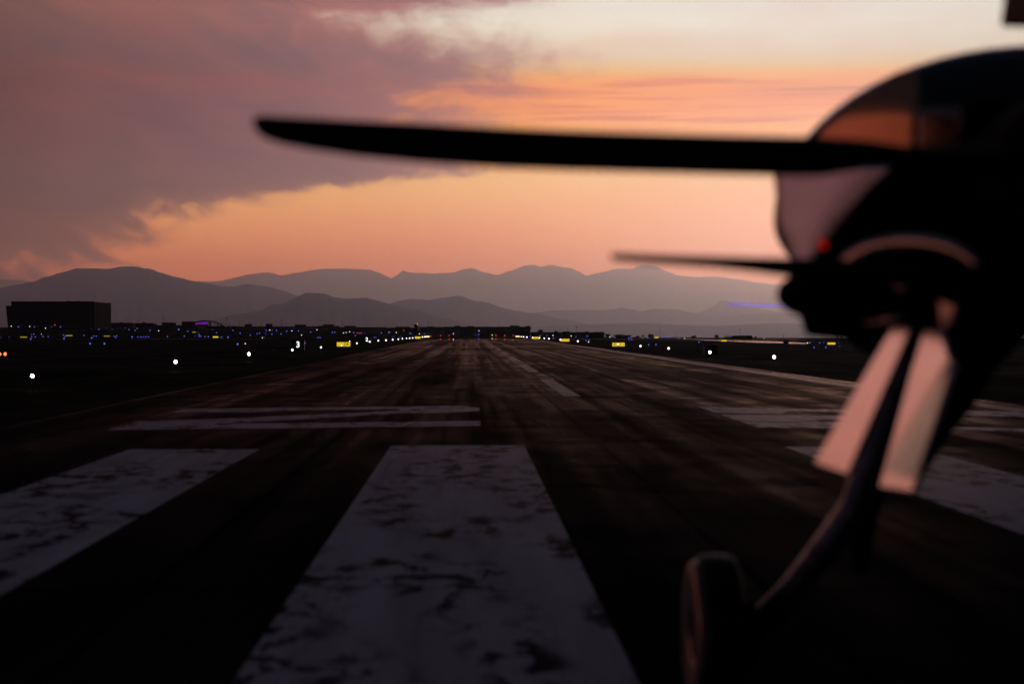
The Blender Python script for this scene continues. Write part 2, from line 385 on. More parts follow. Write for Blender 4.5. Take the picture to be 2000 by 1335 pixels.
for l0, l1, e in ((-2.84, -1.757, 877), (-.67, .482, 870.5), (2.705, 3.78, 873.5)):
    sheet('threshold_marking', [stripe(l0, l1, e)], M['paint'])
def G(pts): return [(gp(a, b).x, gp(a, b).y) for a, b in pts]
two = [G([(335, 806), (357, 799), (500, 797), (780, 794), (780, 799.5), (600, 801), (495, 805)]),
       G([(780, 794), (905, 792.5), (937, 797), (936, 803), (850, 807), (780, 807.5)]),
       G([(250, 829), (265, 824), (420, 818), (560, 812), (780, 802), (780, 807.5), (600, 818.5), (430, 827)]),
       G([(212, 840), (250, 829), (430, 827), (600, 826.5), (780, 824), (938, 822), (938, 832), (600, 836)])]
sheet('runway_numeral', two, M['paint'])
six = [G([(1362, 794), (1540, 798.5), (1900, 802), (2080, 808), (2080, 816), (1890, 812), (1620, 805), (1540, 803.5), (1525, 808.5), (1397, 806.5)]),
       G([(1405, 809.5), (1530, 811), (1640, 812), (1740, 814), (1725, 820), (1585, 819), (1600, 823.5), (1480, 823.5), (1438, 821)]),
       G([(1443, 822.5), (1480, 824.5), (1640, 825), (1850, 833), (2080, 840), (2080, 846), (1850, 839), (1480, 835)])]
sheet('runway_numeral', six, M['paint'])
ym = 44.6; dashes = []
while ym < 310: dashes.append([(2.32, ym), (2.72, ym), (2.72, ym + 15.4), (2.32, ym + 15.4)]); ym += 25.8
for i_, d_ in enumerate(dashes): sheet('centreline_dash', [d_], M['faded'] if i_ else M['half'])
sheet('edge_sheen_strip', [[(10.7, 24), (11.25, 24), (11.25, 318), (10.7, 318)]], M['faded'])  # pale painted strip standing in for the sheen along the right runway edge
# far wet taxiway crossing behind the grass on the right
b = MB()
for (a0, a1) in ((1335, 1575),):
    n = 24; top = []; bot = []
    for i in range(n + 1):
        px = a0 + (a1 - a0) * i / n
        c = interp([(1335, 662), (1450, 666), (1575, 671)], px); th = interp([(1335, .7), (1450, 2.0), (1575, 1.4)], px)
        for lst, py in ((top, c - th), (bot, c + th)):
            p = hit(px, py); lst.append(Vector((p.x, p.y, H(p.x, p.y) + .02)))
    for i in range(n): b.face([bot[i], bot[i + 1], top[i + 1], top[i]])
tag(b.build('taxiway', M['wet']), kind='structure')
b = MB().face([Vector((-60, 322.5, H(-30, 323) + .012)), Vector((60, 322.5, H(20, 323) + .012)), Vector((60, 335, H(20, 335) + .03)), Vector((-60, 335, H(-30, 335) + .03))])
tag(b.build('taxiway', M['asphalt']), kind='structure')

# ---------------------------------------------------------------- mountains
def ridge(name, pts, Y, depth, base=-90, rough=1.0, seed=0):
    pts = [(p, q) for p, q in pts]
    x0, x1 = pts[0][0], pts[-1][0]; n = int((x1 - x0) / 5)
    rowsf = [(-1.0, 0), (-.8, .10), (-.6, .28), (-.42, .5), (-.25, .74), (-.1, .92), (0, 1.0), (.2, .8), (.5, .4), (1, 0)]
    b = MB(); cols = []
    for i in range(n + 1):
        px = x0 + (x1 - x0) * i / n
        # smooth (cosine) interpolation plus small crest roughness
        for (a, p), (c, q) in zip(pts, pts[1:]):
            if px <= c + 1e-6:
                f = (px - a) / (c - a); py = p + (q - p) * (f * .55 + .45 * (f * f * (3 - 2 * f))); break
        py += 1.35 * rough * (.8 * mnoise.noise(Vector((px * .045, seed, 0))) + .55 * mnoise.noise(Vector((px * .16, seed, 5))) + .3 * mnoise.noise(Vector((px * .45, seed, 9))))
        for fy, fz in rowsf:
            yy = Y + fy * depth * (1 + .25 * mnoise.noise(Vector((px * .02, fy * 3, seed + 11))))
            c = at(px, py, Y); zc = c.z
            z = base + (zc - base) * fz
            if fz not in (0, 1.0): z += (zc - base) * .12 * mnoise.noise(Vector((px * .05, fy * 4, seed + 3)))
            x = CAM.x + (c.x - CAM.x) * yy / Y
            b.v.append((x, yy, z))
    m = len(rowsf)
    for i in range(n):
        for r in range(m - 1):
            k = i * m + r; b.f.append((k, k + m, k + m + 1, k + 1)); b.mi.append(0)
    return tag(b.build(name, M['rock'], smooth=True), kind='structure')
ridge('mountain', [(-300, 560), (0, 545), (40, 547), (80, 552), (240, 560), (390, 549), (430, 549), (455, 542), (490, 535), (520, 531), (533, 533), (547, 538), (580, 532), (610, 527), (630, 525), (660, 524), (720, 526), (738, 531), (765, 543.5), (774, 538), (787, 527), (800, 532), (850, 534), (885, 532), (905, 526), (920, 523), (932, 527), (950, 532), (970, 537), (1000, 528), (1025, 518), (1045, 517), (1057, 521), (1075, 516.5), (1090, 519), (1100, 522), (1115, 523), (1130, 530), (1145, 537.5), (1170, 533), (1200, 525), (1235, 524), (1250, 518), (1262, 516.5), (1278, 519), (1300, 529), (1325, 538), (1360, 541), (1400, 540), (1440, 545), (1480, 552), (1520, 556), (1700, 566), (2300, 590)], 58000, 4500, seed=1)
ridge('mountain', [(-400, 600), (-100, 575), (0, 562), (30, 556), (62, 551), (90, 540), (120, 532), (150, 523.5), (180, 524), (208, 525), (235, 520.5), (262, 520), (290, 524), (310, 531), (345, 541), (380, 549), (430, 558), (455, 560), (482, 554), (520, 559), (555, 568), (580, 577), (640, 600), (720, 632), (760, 645)], 26000, 2900, seed=2)
ridge('mountain', [(660, 640), (740, 600), (775, 588), (800, 584), (840, 585), (870, 581), (885, 578), (898, 577.5), (912, 582), (930, 588), (950, 590), (980, 600), (1010, 607), (1045, 612), (1110, 624), (1180, 640)], 22000, 2200, seed=3, rough=.8)
ridge('mountain', [(390, 650), (425, 621), (450, 615), (490, 609), (512, 605), (530, 594.5), (555, 592.5), (575, 581), (598, 571.5), (615, 572), (635, 573.5), (655, 581), (680, 583), (715, 581), (745, 589), (775, 597), (810, 606), (870, 622), (940, 640)], 16500, 1900, seed=4, rough=.8)
ridge('mountain', [(940, 636), (1000, 618), (1045, 610), (1080, 606), (1150, 605), (1190, 605), (1215, 601), (1235, 604), (1250, 608), (1275, 603), (1320, 603), (1350, 610), (1400, 613.5), (1440, 614), (1500, 611), (1600, 614), (1800, 605), (2200, 600)], 29000, 2600, seed=5, rough=.7)
ridge('mountain', [(1320, 640), (1350, 616), (1375, 606), (1392, 598), (1408, 587), (1420, 587), (1437, 592), (1465, 599), (1500, 606), (1540, 612), (1600, 640)], 34000, 2400, seed=6, rough=.8)
ridge('hill', [(900, 655), (1000, 640), (1100, 634), (1250, 631), (1400, 636), (1500, 631), (1700, 634), (2100, 630)], 18500, 1600, seed=7, rough=.7)

# ---------------------------------------------------------------- haze
hz = MB().box(-52000, 52000, -300, 66000, -95, 2350)
ho = tag(recalc(hz.build('haze', None)), kind='stuff')
hm = bpy.data.materials.new('haze_air'); hm.use_nodes = True; k = NT(hm.node_tree)
HAZE = 4.8e-5
pv = k.n('ShaderNodeVolumePrincipled', {'Color': (.52, .69, 1, 1), 'Absorption Color': (1, 1, 1, 1), 'Density': HAZE, 'Anisotropy': .87})
om = k.n('ShaderNodeOutputMaterial'); k.nt.links.new(pv.outputs[0], om.inputs['Volume'])
ho.data.materials.clear(); ho.data.materials.append(hm)

# ---------------------------------------------------------------- buildings
def extent(x0, x1, Y): return at(x0, 645, Y).x, at(x1, 645, Y).x
def zpx(py, Y, px=915): return at(px, py, Y).z
BG = 'low dark airport buildings along the horizon'
def building(x0, x1, ytop, Y, label, name='terminal_building', cat='building', mat='wall', depth=None, units=(), bands=1, slant=0, group=BG):
    xa, xb_ = extent(x0, x1, Y); dep = depth or 8; zt = zpx(ytop, Y); zb = min(H(xa, Y), H(xb_, Y), H((xa + xb_) / 2, Y + dep)) - 1
    e = empty(name, ((xa + xb_) / 2, Y, zb), label, cat, group)
    MB().box(xa, xb_, Y, Y + dep, zb, zt - .25, top=(xa - slant, xb_, Y, Y + dep)).build('wall', M[mat], e, origin=e.location)
    MB().box(xa - .15 - slant, xb_ + .15, Y - .15, Y + dep + .15, zt - .25, zt).build('roof', M['black'], e, origin=e.location)
    hgt = zt - zb
    for i in range(bands):
        zc = zt - (i + 1) * hgt / (bands + 1.3)
        MB().box(xa + .6, xb_ - .6, Y - .05, Y, zc - .5, zc + .5).build('window_band', M['glass'], e, origin=e.location)
    for (ua, ub, uy) in units:
        va, vb = extent(ua, ub, Y)
        MB().box(va, vb, Y + dep * .25, Y + dep * .7, zt, zpx(uy, Y)).build('rooftop_unit', M['black'], e, origin=e.location)
    return e
# the big block at far left, wall leaning out at its left annex
Y0 = 640
e = building(22, 184, 588.5, Y0, 'large dark multi-storey block standing tallest at the far left, before the mountains', 'office_building', mat='wall', depth=30, units=((120, 127, 587), (139, 146, 587), (154, 157, 587.3)), bands=5, group=None)
xa, xb_ = extent(10, 22, Y0)
MB().box(xa + .9, xb_ - .2, Y0 + 1, Y0 + 24, H(xa, Y0) - 1, zpx(597, Y0), top=(xa, xb_ - .2, Y0 + 1, Y0 + 24)).build('side_wing', M['wall'], e, origin=e.location)
xa, xb_ = extent(175, 181, Y0)
MB().box(xa, xb_, Y0 - .35, Y0 - .06, H(xa, Y0), zpx(600, Y0)).build('stair_window', M['wall2'], e, origin=e.location)
building(212, 258, 630, 760, 'long low dark building right of the tall left block', units=((232, 236, 629),), bands=0)
building(316, 338, 629.5, 760, 'square dark block with a thin antenna on its roof, left of the arch', units=(), bands=1)
building(255, 300, 630.5, 800, 'low dark shed with two rounded bumps on its roof', units=((276, 281, 628.5),), bands=0)
building(300, 372, 634.5, 800, 'thin low dark roof between the square block and the arch', bands=0)
building(355, 380, 627.5, 770, 'dark flat roofed block joined to the left foot of the arch', bands=1)
building(420, 560, 637, 830, 'long low concourse to the right of the arch', units=((477, 491, 632.5), (518, 531, 632.0), (505, 507, 636)), bands=1)
building(560, 622, 637, 830, 'low dark building with a stepped rooftop plant room, above the numeral three sign', units=((575, 597, 633.5), (610, 611, 634)), bands=1)
building(622, 662, 636, 825, 'dark block with one pale lit wall panel, above the yellow sign', mat='wall2', units=((630, 651, 633),), bands=1)
building(662, 752, 638.3, 830, 'low dark building with a raised centre, left of the runway end', units=((672, 694, 636),), bands=1)
building(752, 812, 639.5, 835, 'plain dark low building just left of the airliner tail', units=((772, 800, 637.5),), bands=1)
building(812, 868, 638, 800, 'grey concourse with pale upright columns behind the airliner tail', mat='wall2', units=((834, 846, 637.0),), bands=2)
ct = building(868, 1036, 637.6, 700, 'long dark flat terminal filling the end of the runway', units=((869, 871, 637), (887, 899, 635.8), (913, 926, 636.3), (996, 1015, 635.3), (1028, 1036, 636)), bands=3, group=None)
xa, xb_ = extent(1033, 1038, 700)
MB().box(xa, xb_, 698, 730, zpx(642, 700), zpx(640, 700)).build('eaves', M['black'], ct, origin=ct.location)
building(1038, 1096, 648, 560, 'low dark building right of the long terminal, with a round tree behind', units=((1084, 1090, 645.8),), bands=1)
building(1096, 1126, 648.5, 555, 'low dark block with a flat roof cap, second right of the terminal', units=((1100, 1114, 647),), bands=1)
building(1126, 1151, 648, 540, 'dark block with a raised right end under the tall lamp mast', units=((1144, 1150.5, 647),), bands=1)
building(1153, 1180, 648.5, 530, 'dark hangar with an overhanging sloped right end beside the round tree', 'hangar', 'hangar', units=((1160, 1179.5, 647.8),), bands=0)
building(1204, 1232, 654, 520, 'small dark hut with a low pitched roof between the round trees', 'hut', 'hut', units=((1205, 1219, 653),), bands=0)
building(1308, 1328, 659.5, 560, 'tiny dark shed under a thin pole on the right horizon', 'shed', 'shed', bands=0)
building(1339, 1350, 658.6, 540, 'small dark shed at the left end of the pale wet strip', 'shed', 'shed', bands=0)
# arch
Ya = 700
e = empty('arch_building', (at(410, 640, Ya).x, Ya, 0), 'arched roof building glowing purple inside its left half', 'building')
o3, i3 = [], []
for i in range(25):
    f = i / 24; px = 372 + 76 * f; py = 638 - 13 * math.sin(math.pi * min(1, (f * .92 + .16))) if f < 1 else 638
    if i == 0: py = 630
    th = 1.6
    o3.append(at(px, py, Ya)); i3.append(at(px, py + th + 1.4 * f * (1 - f), Ya))
MB().prism(o3 + i3[::-1], (0, 16, 0)).build('roof', M['black'], e, origin=e.location)
xa, xb_ = extent(376, 407, Ya + 4)
MB().box(xa, xb_, Ya + 4, Ya + 5, zpx(638, Ya + 4), zpx(628.5, Ya + 4)).build('side_wall', M['black'], e, origin=e.location)
pl = [at(378, 633.5, Ya + 3.7), at(406, 633, Ya + 3.7), at(406, 628.5, Ya + 3.7), at(395, 628.3, Ya + 3.7), at(385, 630, Ya + 3.7)]
MB().prism(pl, (0, .2, 0)).build('lit_window', M['e_purple'], e, origin=e.location)
for xx, w_, yt in ((408.5, 3, 628), (424, 1.5, 630), (430, 1.2, 632)):
    MB().box(*extent(xx, xx + w_, Ya + 2), Ya + 2, Ya + 3, zpx(640, Ya + 2), zpx(yt, Ya + 2)).build('column', M['black'], e, origin=e.location)
MB().box(*extent(402, 461, Ya + 6), Ya + 6, Ya + 14, zpx(646, Ya + 6), zpx(636.4, Ya + 6)).build('base_wall', M['wall'], e, origin=e.location)
MB().box(*extent(372, 379, Ya + 1), Ya + 1, Ya + 12, zpx(646, Ya), zpx(629, Ya)).build('end_wall', M['wall'], e, origin=e.location)
# arched hangar / barn at right
Yb = 330
e = empty('hangar', (at(1448, 665, Yb).x, Yb, H(at(1448, 665, Yb).x, Yb)), 'long low dark hangar with a pitched roof under a mast on the right horizon', 'hangar')
pts = [at(a, b_, Yb) for a, b_ in ((1425, 664), (1427, 659), (1433, 655.6), (1467, 655.2), (1470, 658), (1471, 664))]
MB().prism(pts[:1] + pts[1:], (0, 8, 0)).build('wall', M['wall'], e, origin=e.location)
pts = [at(a, b_, Yb - .3) for a, b_ in ((1426, 659), (1432.5, 655.2), (1467.5, 654.8), (1471, 658.2), (1467, 656), (1433.5, 656.2))]
MB().prism(pts, (0, 8.6, 0)).build('roof', M['black'], e, origin=e.location)
MB().box(*extent(1440, 1456, Yb), Yb - .08, Yb, zpx(664, Yb), zpx(659, Yb)).build('door', M['glass'], e, origin=e.location)

# airliner tail seen end on beyond the left runway edge
Yt = 620
e = empty('parked_airliner', (at(813, 650, Yt).x, Yt, 0), 'parked airliner tail with a glowing orange lamp, left of the terminal', 'aircraft')
fin = [at(a, b_, Yt) for a, b_ in ((808.5, 648), (809.5, 639), (808, 634.2), (813.5, 632.4), (816, 634), (816.6, 648))]
MB().prism(fin, (0, 3.5, 0)).build('tail_fin', M['black'], e, origin=e.location)
MB().prism([at(a, b_, Yt - .4) for a, b_ in ((806.5, 633.6), (812, 632.4), (819, 633.0), (819, 634.2), (812, 635))], (0, 1.6, 0)).build('tailplane', M['black'], e, origin=e.location)
fr = []
for yy, r in ((Yt - 3, .3), (Yt, 1.3), (Yt + 8, 2.0), (Yt + 24, 2.0), (Yt + 28, .6)):
    c = at(812.5, 648, Yt); fr.append([Vector((c.x + r * .6 * math.cos(a * math.pi / 8), yy, c.z - .2 + r * math.sin(a * math.pi / 8))) for a in range(16)])
MB().loft(fr).build('fuselage', M['matt'], e, True, origin=e.location)
MB().ball(at(815.3, 632.8, Yt - .5), .2).build('tail_lamp', M['e_orange_s'], e, origin=e.location)

# ---------------------------------------------------------------- trees
def tree(px, pbase, ptop, wpx, Y, label, lobes=5, dens=420):
    h = H(at(px, 650, Y).x, Y); c = at(px, pbase, Y); zt = zpx(ptop, Y); wid = wpx / F * Y
    e = empty('tree', (c.x, Y, h), label, 'tree', 'trees on the right horizon')
    hh = zt - h; tk = MB(); tk.tube([(c.x, Y, h - .2), (c.x + .05, Y, h + hh * .35), (c.x + .15 * wid * .3, Y, h + hh * .7)], [.09 * wid * .5, .06 * wid * .5, .02 * wid], 7)
    for i in range(4):
        a = R.uniform(0, 6.28); tk.tube([(c.x, Y, h + hh * .3), (c.x + math.cos(a) * wid * .3, Y + math.sin(a) * wid * .3, h + hh * R.uniform(.55, .8))], [.05 * wid * .5, .01 * wid], 5)
    tk.build('trunk', M['bark'], e, origin=e.location)
    cr = MB(); L = []
    for i in range(lobes + 3):
        a = R.uniform(0, 6.28); rr = R.uniform(0, .3) * wid
        L.append((Vector((c.x + math.cos(a) * rr, Y + math.sin(a) * rr, h + hh * R.uniform(.42, .72))), R.uniform(.17, .28)))
    L.append((Vector((c.x, Y, h + hh * .66)), .32))
    for i in range(dens):
        q, r = R.choice(L); d = Vector((R.gauss(0, 1), R.gauss(0, 1), R.gauss(0, 1))).normalized() * (R.random() ** .45)
        p = q + Vector((d.x * r * wid, d.y * r * wid, d.z * min(r * wid, hh * .33)))
        if p.z > zt: p.z = zt - R.random() * .2
        if p.z < h + .1 * hh: continue
        s_ = R.uniform(.035, .07) * wid; a_ = Vector((R.gauss(0, 1), R.gauss(0, 1), R.gauss(0, 1))).normalized() * s_; b_ = a_.cross(Vector((R.gauss(0, 1), R.gauss(0, 1), R.gauss(0, 1))).normalized())
        cr.face([p - a_, p + b_, p + a_, p - b_])
    cr.build('crown', M['leaf'], e, origin=e.location)
tree(1056, 660, 641.5, 20, 600, 'rounded dark tree rising behind the low building just right of the terminal', 6, 700)
tree(1187, 662, 651, 15, 500, 'round dark tree between the overhanging hangar and the small hut', 5, 500)
tree(1246, 662, 655, 11, 500, 'leftmost and lowest of the three trees right of the hut', 4, 350)
tree(1256, 662, 652.6, 12, 505, 'thin bare-looking tree between two rounder trees right of the hut', 4, 110)
tree(1271, 662, 651.6, 16, 500, 'broadest round tree right of the hut, beside the small yellow panel', 6, 600)
tree(1356, 664, 654.5, 17, 420, 'wide ragged tree at the left end of the pale wet strip', 5, 260)
tree(1400, 664, 653, 12, 400, 'round dark tree left of the long pitched hangar', 5, 450)
tree(1419, 664, 656.5, 9, 390, 'small round tree touching the left end of the pitched hangar', 4, 350)
tree(1475, 664, 656.5, 9, 380, 'small dark tree touching the right end of the pitched hangar', 4, 350)

# ---------------------------------------------------------------- masts
def mast(px, ptop, pbase, Y, label, head=4):
    p = at(px, ptop, Y); zb = min(zpx(pbase, Y), H(p.x, Y)) - .3; r = .38 / F * Y
    e = empty('lamp_mast', (p.x, Y, zb), label, 'mast', 'thin lamp masts above the horizon')
    MB().tube([(p.x, Y, zb), (p.x, Y, p.z)], [r * 1.1, r * .6], 6).build('pole', M['black'], e, origin=e.location)
    hw = head / 2 / F * Y
    MB().box(p.x - hw, p.x + hw, Y - .2, Y + .2, p.z - r, p.z + r * 1.4).build('lamp_head', M['black'], e, origin=e.location)
for a in ((319, 617, 630, 740, 'antenna mast on the square block left of the arch', 2), (443, 621, 637, 760, 'tall lamp mast just right of the purple lit arch', 5), (448.5, 630, 638, 770, 'short thin pole close beside the mast right of the arch', 1.5),
          (468, 631, 638, 780, 'lamp mast left of the first rooftop box right of the arch', 3), (487, 630, 634, 780, 'short aerial on the first rooftop box right of the arch', 2), (510.5, 631, 638, 780, 'lamp mast between two rooftop boxes on the low concourse', 3), (550, 625, 638, 770, 'tall lamp mast above the black numeral three sign', 4),
          (667, 627.5, 640, 770, 'lamp mast above the large left yellow sign', 3), (836, 629.5, 638, 760, 'mast rising right of the airliner tail', 3), (973.5, 633, 638, 690, 'short mast on the long terminal roof', 2),
          (1109, 641, 650, 540, 'short mast above the flat capped block right of the terminal', 2), (1125.5, 637.5, 650, 530, 'tall lamp mast behind the blocks right of the terminal', 4), (1289, 641, 662, 480, 'tall bare mast right of the broadest tree', 1.6), (1321, 649.5, 662, 460, 'slightly leaning thin pole above a tiny shed', 1),
          (1445.5, 643, 656, 345, 'forked mast above the long pitched hangar', 3), (1530, 653.5, 664, 320, 'short pole over the pale wet strip near the aircraft nose', 1)):
    mast(*a)

# ---------------------------------------------------------------- tower crane with a lit jib
Yc = 480
e = empty('tower_crane', (at(1640, 660, Yc).x, Yc, -3), 'tower crane with its long jib lit blue violet, reaching left from behind the aircraft', 'crane')
jb = MB(); n = 30
rt = .065
def jp(f, up_): return at(1422 + 218 * f, 592 + 7.5 * f + (4.6 if not up_ else 0) * 1.0, Yc)
top = [jp(i / n, True) for i in range(n + 1)]; botm = [jp(i / n, False) for i in range(n + 1)]; bk = [p + Vector((0, .7, 0)) for p in botm]
top[0] = at(1424, 590.3, Yc)
jb.tube([top[0], top[-1]], rt, 5); jb.tube([botm[0], botm[-1]], rt, 5); jb.tube([bk[0], bk[-1]], rt, 5)
for i in range(n):
    jb.tube([botm[i], (top[i] + top[i + 1]) / 2], rt * .7, 4); jb.tube([(top[i] + top[i + 1]) / 2, botm[i + 1]], rt * .7, 4)
    jb.tube([botm[i], bk[i + 1]], rt * .6, 4)
jb.build('jib', M['e_crane'], e, origin=e.location)
tw = MB(); bx_ = at(1640, 600, Yc); zt = bx_.z + 3; n = 14; hw = .6
for sx in (-hw, hw):
    for sy in (-hw, hw): tw.tube([(bx_.x + sx, Yc + sy, -4), (bx_.x + sx, Yc + sy, zt)], .08, 5)
for i in range(n):
    z0 = -4 + (zt + 4) * i / n; z1 = -4 + (zt + 4) * (i + 1) / n
    for sy in (-hw, hw): tw.tube([(bx_.x - hw, Yc + sy, z0), (bx_.x + hw, Yc + sy, z1)], .05, 4)
    for sx in (-hw, hw): tw.tube([(bx_.x + sx, Yc - hw, z0), (bx_.x + sx, Yc + hw, z1)], .05, 4)
tw.build('tower', M['black'], e, origin=e.location)
MB().box(bx_.x - .9, bx_.x + .9, Yc - .9, Yc + .9, bx_.z - 1.5, bx_.z + .1).build('cab', M['black'], e, origin=e.location)
cj = MB(); cj.tube([(bx_.x, Yc, bx_.z), (bx_.x + 9, Yc, bx_.z)], .25, 5); cj.box(bx_.x + 6.5, bx_.x + 9, Yc - .7, Yc + .7, bx_.z - 2, bx_.z - .2); cj.build('counterweight', M['black'], e, origin=e.location)

# ---------------------------------------------------------------- text
def text_mesh(s, size):
    cu = bpy.data.curves.new('lettering', 'FONT'); cu.body = s; cu.size = size; cu.align_x = 'CENTER'; cu.align_y = 'CENTER'; cu.extrude = .01; cu.offset = size * .018
    o = bpy.data.objects.new('tmp', cu); C.objects.link(o); dg = bpy.context.evaluated_depsgraph_get(); me = bpy.data.meshes.new_from_object(o.evaluated_get(dg))
    bpy.data.objects.remove(o); return me
def text_part(s, size, centre, mat, parent, sx=1.0):
    me = text_mesh(s, size); me.transform(Matrix.Diagonal((sx, 1, 1, 1))); me.transform(Matrix.Rotation(math.pi / 2, 4, 'X')); me.materials.clear(); me.materials.append(mat); me.name = 'lettering'
    o = bpy.data.objects.new('lettering', me); C.objects.link(o); o.parent = parent; o.location = Vector(centre) - parent.location
    return o
# big lit guidance signs: centre px, width px, height px, text
def sign(px, py, wp, hp, txt, label, Y=None, mat='e_yellow', group='yellow lit taxiway signs'):
    if label.startswith('dim') or label.startswith('short dim'): mat = 'e_yellow_dim'
    if Y is None:
        base = hit(px, py + hp / 2 + max(1.0, hp * .18)); Y = min(base.y, 850)
    c = at(px, py, Y); W = wp / F * Y; Hh = hp / F * Y; z = H(c.x, Y)
    e = empty('taxiway_sign', (c.x, Y, min(z, c.z - Hh / 2)), label, 'sign', group)
    if wp > 10:
        MB().box(c.x - W / 2 - .05, c.x + W / 2 + .05, Y, Y + .3, c.z - Hh / 2 - .05, c.z + Hh / 2 + .05).build('cabinet', M['black'], e, origin=e.location)
        MB().box(c.x - W / 2, c.x + W / 2, Y - .03, Y, c.z - Hh / 2, c.z + Hh / 2).build('lit_panel', M[mat], e, origin=e.location)
        for s_ in (-.35, .35): MB().box(c.x + W * s_ - .05, c.x + W * s_ + .05, Y + .1, Y + .2, z - .1, c.z - Hh / 2 - .05).build('leg', M['black'], e, origin=e.location)
        if txt: 
            for s_, off in txt: text_part(s_, Hh * .98, (c.x + off * W, Y - .045, c.z), M['ink'], e, .9)
    else:
        MB().box(c.x - W / 2, c.x + W / 2, Y, Y + .2, c.z - Hh / 2, c.z + Hh / 2).build('lit_panel', M[mat], e, origin=e.location)
        MB().box(c.x - .08, c.x + .08, Y + .05, Y + .15, min(z, c.z) - .2, c.z - Hh / 2).build('leg', M['black'], e, origin=e.location)
    return e
sign(671, 672, 26, 8.2, [("C4", .19)], 'large lit yellow sign lettered C4 on the left grass beside the runway')
sign(1208, 672.5, 24, 7, [("C", -.3), ("4", -.06), ("\u2022", .2)], 'large lit yellow sign lettered C4 on the right grass beside the runway')
sign(1103, 664, 18, 5, None, 'wide lit yellow sign by the right runway edge, left of the C4 sign there')
sign(1047, 659.5, 14, 4, None, 'lit yellow sign by the right runway edge before the terminal corner')
sign(1011, 656.7, 8, 2.4, None, 'tiny pale yellow sign at the right end of the runway', mat='e_pale')
sign(816, 659, 11, 4, None, 'bright yellow sign among the white lamps left of the runway end')
sign(834.5, 657, 9, 2.8, None, 'pale yellow sign nearest the left end of the red lamps', mat='e_pale')
sign(46, 658, 13, 2.2, None, 'dim yellow sign furthest left, in front of the tall block')
sign(135, 655, 12, 2.2, None, 'dim yellow sign below the middle of the tall left block')
sign(208.5, 656, 11, 1.8, None, 'dim yellow sign below the right corner of the tall left block')
sign(379, 648.3, 7, 1.7, None, 'short dim yellow sign below the left foot of the purple arch')
sign(421, 657.8, 10.5, 2.6, None, 'yellow sign in the row of blue lamps below the purple arch')
sign(1282, 658.8, 8, 2, None, 'small yellow sign beside the broadest tree on the right')
sign(1414, 665, 11, 2.8, None, 'yellow sign between the black marker box and the pitched hangar')
sign(1624, 670.5, 15.5, 4, None, 'yellow sign furthest right, just left of the landing gear doors')
# distance remaining boxes
def marker(px0, px1, py0, py1, num, size, ctr, label, Y):
    c = at((px0 + px1) / 2, (py0 + py1) / 2, Y); a = at(px0, py0, Y); b_ = at(px1, py1, Y); z = H(c.x, Y)
    e = empty('distance_marker', (c.x, Y, z), label, 'sign', 'black distance marker boxes beside the runway')
    bx = MB().box(a.x, b_.x, Y, Y + .5, b_.z, a.z); bx.box(a.x - .03, b_.x + .03, Y - .06, Y, a.z - .05, a.z + .02); bx.box(a.x - .03, b_.x + .03, Y - .06, Y, b_.z - .02, b_.z + .05)
    bx.build('cabinet', M['black'], e, origin=e.location)
    for x in (a.x + .15, b_.x - .2): MB().box(x, x + .06, Y + .2, Y + .28, z - .1, b_.z).build('leg', M['black'], e, origin=e.location)
    if num:
        q = at(ctr[0], ctr[1], Y); text_part(num, size / F * Y / .72, (q.x, Y - .03, q.z), M['e_num'], e, .95)
marker(569, 594, 663.5, 685, '3', 11.5, (582, 673), 'black box beside the left runway edge showing a lit white 3', 140)
marker(705, 725, 655.5, 671, '2', 7.5, (716.5, 663), 'black box beside the left runway edge showing a lit white 2', 215)
marker(1376, 1401, 674, 691.5, None, 0, None, 'unlit black box behind a white lamp on the right grass', 118)

# ---------------------------------------------------------------- runway edge lamps (near: with parts)
def edge_lamp(px, py, size, label, mat='e_white', Y=None, hgt=.38, group='white runway edge lamps'):
    if Y is None: Y = (CAM.z - hgt) * F / max(py - 645, 3.2)
    Y = min(Y, 380); c = at(px, py, Y); z = H(c.x, Y); r = size * (.72 if Y < 130 else .58) / 2 / F * Y
    if Y > 112 and mat == 'e_white': mat = 'e_white3'
    e = empty('runway_lamp', (c.x, Y, z), label, 'lamp', group)
    if Y < 200:
        MB().tube([(c.x, Y, z), (c.x, Y, z + .04)], .09, 12).build('base_plate', M['black'], e, origin=e.location)
    MB().tube([(c.x, Y, z), (c.x, Y, c.z - r * .6)], .025, 8).build('stem', M['black'], e, origin=e.location)
    MB().ball(c, r, 12, 8, 1.15).build('lens', M[mat], e, True, origin=e.location)
left = [(63, 734, 9), (343, 706, 8), (486, 691, 7), (571, 683, 5.5), (627, 678, 5.5), (697, 670, 4), (722, 667, 4.6), (739, 665, 4.2), (754, 664, 4.4), (767, 663, 4), (778, 662, 3.4), (786, 661, 3.4), (794, 660.3, 3), (800, 660, 3.4), (806, 659.7, 3), (825, 657.8, 3.2), (829, 657.6, 2.8)]
ll = ['nearest and largest white lamp at the far left of the grass', 'second nearest white lamp on the left grass', 'white lamp on the left grass, third from the left edge', 'white lamp just under the left side of the numeral three box', 'white lamp between the numeral three box and the yellow C4 sign',
      'white lamp just right of the left yellow C4 sign', 'white lamp beside the right side of the numeral two box']
for i, (a, b_, s_) in enumerate(left):
    edge_lamp(a, b_, s_, ll[i] if i < len(ll) else 'small white lamp in the close row along the far left runway edge', Y=None if i < 6 else 160 + (i - 6) * 15)
